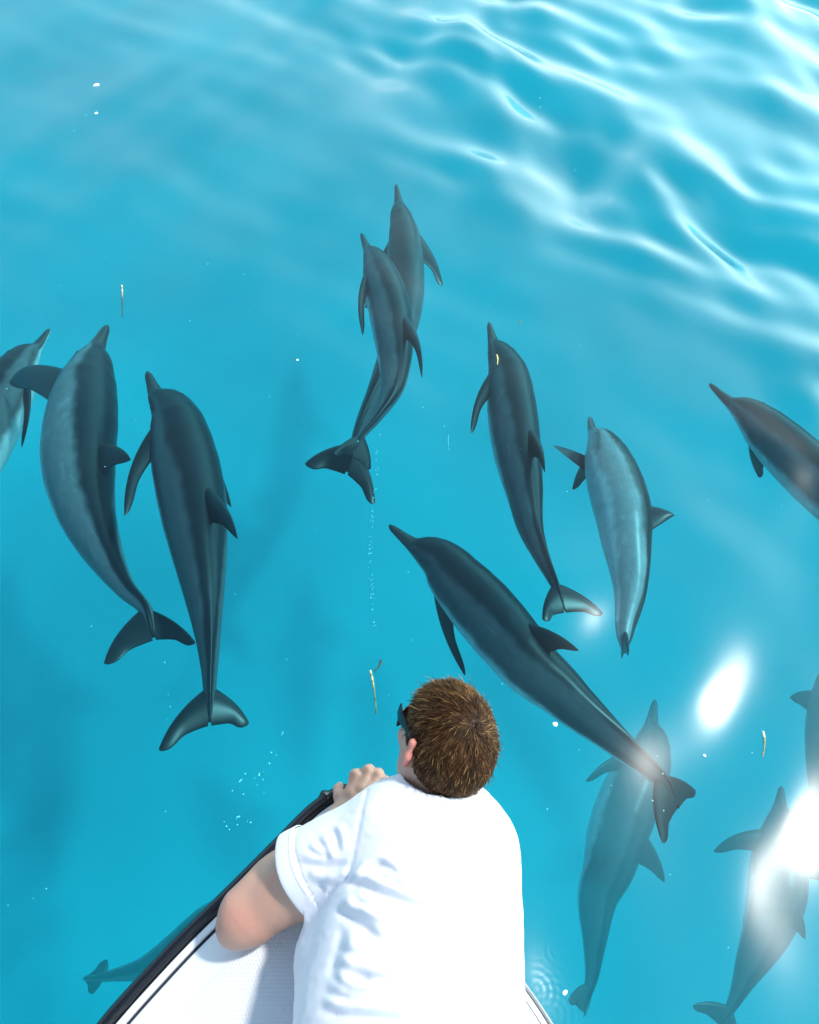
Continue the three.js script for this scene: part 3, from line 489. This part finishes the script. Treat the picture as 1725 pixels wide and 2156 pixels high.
{ // ribbed collar round the neck
  const ax = NECK1.clone().sub(NECK0).normalize(), e1 = V(1, 0, 0).addScaledVector(ax, -ax.x).normalize(), e2 = ax.clone().cross(e1), rows = [];
  const c0 = NECK0.clone().addScaledVector(ax, 0.042);
  for (let i = 0; i <= 72; i++) { const a = i / 72 * 2 * Math.PI, row = []; for (let j = 0; j < 10; j++) { const b = j / 10 * 2 * Math.PI, r = 0.0725 + 0.0045 * Math.cos(b) - 0.004 * Math.sin(b), w = 0.012 * Math.sin(b) + 0.002 * Math.sin(a * 3 + 1); row.push(c0.clone().addScaledVector(e1, r * Math.cos(a)).addScaledVector(e2, r * 0.98 * Math.sin(a)).addScaledVector(ax, w + 0.004 * Math.sin(a))); } rows.push(row); }
  part('collar', sheet(rows, { closed: true }), shirtMat, shirt);
}
{ // navy swim shorts, out of the picture below
  const f = blend([cone(T5.clone().add(V(0, -0.02, 0.02)), HIP.clone().add(V(0, 0, 0.06)), 0.135, 0.14, 1.2), ...[-1, 1].map((s) => cone(HIP.clone().add(V(s * 0.09, -0.01, 0.03)), V(s * 0.125, DECK + 0.11, 0.15), 0.105, 0.1))], 0.05);
  part('shorts', netSurface(f, ...box([HIP.clone().add(V(-0.2, 0.1, 0)), HIP.clone().add(V(0.2, -0.12, 0.1))], 0.1), 0.012), std({ color: lin(0.02, 0.03, 0.07), roughness: 0.9 }), man);
}
// hair: a close cap and many single locks that turn out from the crown
const WHORL = [0.004, 0.078, -0.056];
const hairRegion = (l, u, f) => { // > 0 where hair grows
  const nape = lerp(-0.078, -0.03, smooth(f, -0.06, -0.01)), side2 = f > -0.012 ? lerp(-0.02, 0.01, smooth(f, 0.02, 0.05)) : nape, front = lerp(0.03, 0.066, smooth(f, 0.05, 0.09)) ;
  const earGap = Math.abs(l) > 0.05 ? Math.hypot((f + 0.014) / 0.026, (u + 0.012) / 0.036) - 1 : 1;
  return Math.min(u - Math.max(side2, f > 0.045 ? front : -1), earGap * 0.03);
};
{
  const capF = (x, y, z) => { const [l, u, f] = local(x, y, z); return Math.max(skullD(l, u, f) - 0.0045 - 0.0018 * perlin.noise(l * 90, u * 90, f * 60), -hairRegion(l, u, f) - 0.002, -(skullD(l, u, f) + 0.006)); };
  const capC = (x, y, z) => { const [l, u, f] = local(x, y, z), w = Math.exp(-((Math.hypot(l - WHORL[0], u - WHORL[1], f - WHORL[2]) / 0.012) ** 2)) * 0.3, n = 1 + 0.4 * fbm(l * 60, u * 60, f * 60, 2); return [lerp(0.04 * n, 0.42, w), lerp(0.014 * n, 0.2, w), lerp(0.005 * n, 0.13, w)]; };
  const hair = part('hair', netSurface(capF, ...box([hp(0.1, 0.13, -0.12), hp(-0.1, 0.13, -0.12), hp(0.1, -0.1, 0.11), hp(-0.1, -0.1, 0.11), hp(0, 0.13, 0.11)], 0.012), 0.0042, capC), std({ vertexColors: true, roughness: 0.75 }), man);
  const pos = [], col = [], idx = [], nor = [];
  const wh = V(...WHORL);
  const grad = (p) => { const e = 0.001, d = skullD; return V(d(p.x + e, p.y, p.z) - d(p.x - e, p.y, p.z), d(p.x, p.y + e, p.z) - d(p.x, p.y - e, p.z), d(p.x, p.y, p.z + e) - d(p.x, p.y, p.z - e)).normalize(); };
  let made = 0;
  for (let tries = 0; tries < 60000 && made < 15000; tries++) {
    const a = rnd() * 2 * Math.PI, c = rnd() * 2 - 1, s = Math.sqrt(1 - c * c); let p = V(0.08 * s * Math.cos(a), 0.02 + 0.09 * c, -0.01 + 0.1 * s * Math.sin(a));
    for (let k = 0; k < 4; k++) p.addScaledVector(grad(p), -skullD(p.x, p.y, p.z));
    if (hairRegion(p.x, p.y, p.z) < 0.001) continue;
    const n = grad(p), away = p.clone().sub(wh), dist = away.length();
    away.addScaledVector(n, -away.dot(n)).normalize();
    const swirl = n.clone().cross(away), top = smooth(p.y, 0.02, 0.09) * smooth(p.z, -0.05, 0.05);
    
    const flow = away.clone().addScaledVector(swirl, 1.0 * Math.exp(-dist / 0.04) + (dist < 0.03 ? (rnd() - 0.5) * 2.2 : 0) + (rnd() - 0.5) * 0.2 + 1.1 * perlin.noise(p.x * 55, p.y * 55, p.z * 55)).add(V(0, -0.25 * smooth(dist, 0.04, 0.12), 0.35 * top)).normalize();
    flow.addScaledVector(n, -flow.dot(n)).normalize();
    const nape = 1 - smooth(p.y, -0.07, 0.0), len = lerp(0.019, 0.008, nape) * (0.7 + 0.7 * rnd()) * (1 + 0.9 * top), lift = lerp(0.02, 0.13, rnd()) + 0.35 * top * rnd() * rnd() + (rnd() < 0.018 ? 0.5 : 0);
    const w = lerp(0.0005, 0.0009, rnd()), blond = clamp(rnd() * 0.75 + 0.35 * top - 0.1 * nape + (rnd() < 0.14 ? 0.4 : 0), 0, 1), tone = (0.75 + 0.5 * rnd()) * (1 + 0.7 * perlin.noise(p.x * 70 + 5, p.y * 70, p.z * 70));
    const c0 = [0.026 * tone, 0.008 * tone, 0.0027 * tone], c1 = [lerp(0.07, 0.75, blond ** 3.4) * tone, lerp(0.023, 0.43, blond ** 3.4) * tone, lerp(0.007, 0.16, blond ** 3.4) * tone];
    const b0 = pos.length / 3, S = 4, bend = (rnd() - 0.5) * 0.4;
    for (let i = 0; i <= S; i++) {
      const t = i / S, fl = flow.clone().addScaledVector(swirl, bend * t).normalize(), cc = p.clone().addScaledVector(n, 0.0055 + 0.0012 * rnd() + Math.sin(t * 1.9) * lift * len * 0.75).addScaledVector(fl, len * t), sd = fl.clone().cross(n).normalize(), r = w * (1 - 0.85 * t * t);
      // hug the head where the lock would sink in
      const dd = skullD(cc.x, cc.y, cc.z); if (dd < 0.006) cc.addScaledVector(grad(cc), 0.006 - dd);
      for (const [u, v] of [[-1, -0.5], [1, -0.5], [0, 1]]) { const g = hp(...cc.clone().addScaledVector(sd, u * r).addScaledVector(n, v * r).toArray()); pos.push(g.x, g.y, g.z); col.push(...c0.map((x, k) => lerp(x, c1[k], t))); }
      if (i) { const a0 = b0 + (i - 1) * 3, a1 = a0 + 3; for (let k = 0; k < 3; k++) { const k2 = (k + 1) % 3; idx.push(a0 + k, a1 + k, a0 + k2, a0 + k2, a1 + k, a1 + k2); } }
    }
    made++;
  }
  part('locks', geoFrom(pos, idx, col), phys({ vertexColors: true, roughness: 0.5, specularIntensity: 0.45 }), hair).userData.kind = 'stuff';
}
{ // sunglasses worn over the ears
  const gm = phys({ color: lin(0.008, 0.008, 0.012), roughness: 0.15 }), g = [], glasses = new THREE.Group(); glasses.name = 'sunglasses'; man.add(glasses);
  glasses.userData.label = 'black sunglasses seen from behind at the left temple';
  for (const s of [1, -1]) {
    const arm2 = [hp(s * 0.072, 0.014, 0.088), hp(s * 0.08, 0.014, 0.06), hp(s * 0.082, 0.014, 0.02), hp(s * 0.081, 0.012, -0.012), hp(s * 0.08, -0.004, -0.03)];
    const c = new THREE.CatmullRomCurve3(arm2), rows = [];
    for (let i = 0; i <= 20; i++) { const p = c.getPoint(i / 20), hgt = lerp(0.011, 0.004, smooth(i / 20, 0.1, 0.7)); rows.push([[-1, -1], [1, -1], [1, 1], [-1, 1]].map(([a, b]) => p.clone().addScaledVector(hl, a * 0.0018).addScaledVector(hu, b * hgt))); }
    part('temple_arm', sheet(rows, { closed: true }), gm, glasses);
    const lens = []; for (let i = 0; i <= 10; i++) { const row = []; for (let j = 0; j <= 14; j++) { const u = j / 14 * 2 - 1, v = i / 10 * 2 - 1, k = Math.sqrt(1 - 0.42 * v * v * 0.5), x = s * (0.038 + 0.034 * u * k); row.push(hp(x, -0.004 + 0.023 * v * Math.sqrt(1 - 0.3 * u * u), 0.117 - 0.0115 * (Math.abs(x) / 0.04) ** 2 - 0.004 * v * v)); } lens.push(row); }
    const back = lens.map((r) => r.map((p) => p.clone().addScaledVector(hf, -0.003)));
    part('lens', mergeGeometries([sheet(lens), sheet(back), sheet([...[0, 10].map((i) => lens[i]), ...[10].map((i) => back[i])].slice(1)), sheet(lens.map((r, i) => [r[0], back[i][0]])), sheet(lens.map((r, i) => [r[14], back[i][14]])), sheet([lens[0], back[0]])]), gm, glasses);
  }
  part('bridge', tubeAlong([hp(0.012, 0.006, 0.116), hp(0, 0.01, 0.118), hp(-0.012, 0.006, 0.116)], 0.0025, 0.0025, 8, 8), gm, glasses);
}

// ------------------------------------------------------------------ small things on the water
function blade(pts, w, c0, c1, label, lift = 0.006) {
  const c = new THREE.CatmullRomCurve3(pts.map(([a, b]) => { const p = at(a, b, 0); return p.setY(height(p.x, p.z) + lift); })), rows = [], colors = [], N = 22;
  for (let i = 0; i <= N; i++) {
    const t = i / N, p = c.getPoint(t), T = c.getTangent(t), s = T.clone().cross(V(0, 1, 0)).normalize(), r = w * (0.55 + 0.45 * Math.sin(Math.min(1, t * 1.3 + 0.25) * Math.PI)), row = [], cr = [], sp = perlin.noise(t * 9, w * 900, 2) > 0.15 ? 0.35 : 1;
    for (const [u, v] of [[-1, 0], [0, 0.45], [1, 0], [0, -0.3]]) { row.push(p.clone().addScaledVector(s, u * r).add(V(0, v * r, 0))); const k = smooth(t, 0.15, 0.5); cr.push(c0.map((q, m) => lerp(q, c1[m], k) * sp)); }
    rows.push(row); colors.push(cr);
  }
  const m = part('seagrass_blade', sheet(rows, { closed: true, colors }), std({ vertexColors: true, roughness: 0.6 }), scene);
  tag(m, label, 'seagrass', 'blades of seagrass drifting on the water');
}
const STRAW = [0.62, 0.55, 0.3], OLIVE = [0.035, 0.05, 0.02], GREEN = [0.12, 0.17, 0.05];
blade([[257, 601], [258, 620], [258, 645], [258, 668]], 0.0042, [0.7, 0.66, 0.4], [0.05, 0.03, 0.015], 'short upright blade above the pale rolled dolphin, straw tip over brown stalk');
blade([[780, 1412], [786, 1440], [790, 1470], [792, 1503]], 0.0042, STRAW, GREEN, 'long green blade to the left of the man\'s hair');
blade([[803, 1390], [800, 1401], [794, 1409], [788, 1414]], 0.004, OLIVE, OLIVE, 'small dark curved leaf just above the long green blade');
blade([[1046, 748], [1048, 758], [1047, 770]], 0.004, [0.85, 0.75, 0.2], [0.8, 0.7, 0.2], 'tiny yellow leaf over the forehead of a dolphin');
blade([[1609, 1537], [1612, 1555], [1611, 1575], [1607, 1592]], 0.0045, [0.75, 0.62, 0.38], [0.28, 0.2, 0.09], 'tan stalk floating by the white glare at the right');
blade([[1096, 676], [1095, 682], [1092, 688]], 0.0028, GREEN, GREEN, 'speck of a leaf on open water to the right of the slender dolphin\'s beak');
blade([[945, 912], [944, 925], [946, 945]], 0.0022, [0.25, 0.5, 0.5], [0.3, 0.6, 0.6], 'thin pale sliver under the surface left of the slender dolphin', -0.01);
const foamMat = std({ color: lin(0.9, 0.92, 0.92), roughness: 0.6 });
function fleck(px, py, r, label) {
  const p = at(px, py, 0), g = [];
  for (let i = 0; i < 7; i++) g.push(new THREE.IcosahedronGeometry(r * (0.35 + 0.35 * rnd()), 1).scale(1, 0.6, 1).translate(p.x + (rnd() - 0.5) * r, height(p.x, p.z) + 0.003, p.z + (rnd() - 0.5) * r));
  tag(part('foam_fleck', mergeGeometries(g), foamMat, scene), label, 'foam', 'white flecks of foam');
}
fleck(202, 178, 0.022, 'larger white fleck of foam at upper left, above the smaller one');
fleck(203, 239, 0.011, 'smaller white fleck of foam at upper left, below the larger one');
fleck(1168, 1526, 0.011, 'white fleck of foam between the man\'s head and the big dolphin\'s tail');
fleck(1486, 1588, 0.006, 'tiny white fleck of foam under the bright spot at lower right');
fleck(627, 760, 0.006, 'tiny white fleck of foam on open water left of the two crossing dolphins');
fleck(1190, 2090, 0.008, 'white fleck of foam by the rings beside the boat');
{ // strings of small bubbles behind the swimming dolphins
  const g = [], put = (px, py, r, d = 0.015) => { const p = at(px, py, -d); g.push(new THREE.IcosahedronGeometry(r, 1).translate(p.x, p.y, p.z)); };
  const trail = new THREE.CatmullRomCurve3([V(797, 895, 0), V(793, 1000, 0), V(785, 1090, 0), V(780, 1180, 0), V(786, 1270, 0), V(790, 1330, 0)]);
  for (let i = 0; i < 60; i++) { const p = trail.getPoint(Math.pow(rnd(), 0.8)); put(p.x + (rnd() - 0.5) * 9, p.y + (rnd() - 0.5) * 5, 0.001 + rnd() * 0.0014); }
  for (let i = 0; i < 26; i++) { const t = rnd(); put(585 - 120 * t + (rnd() - 0.5) * 60, 1560 + 200 * t + (rnd() - 0.5) * 50, 0.001 + rnd() * 0.002); }
  for (let i = 0; i < 90; i++) put(rnd() * 1725, 100 + rnd() * 1950, 0.001 + rnd() * 0.0018);
  const b = part('bubbles', mergeGeometries(g), std({ color: lin(0.75, 0.92, 0.95), roughness: 0.3 }), scene);
  tag(b, 'fine white bubbles and specks trailing through the water', 'bubbles', null, 'stuff');
}

renderer.render(scene, camera);
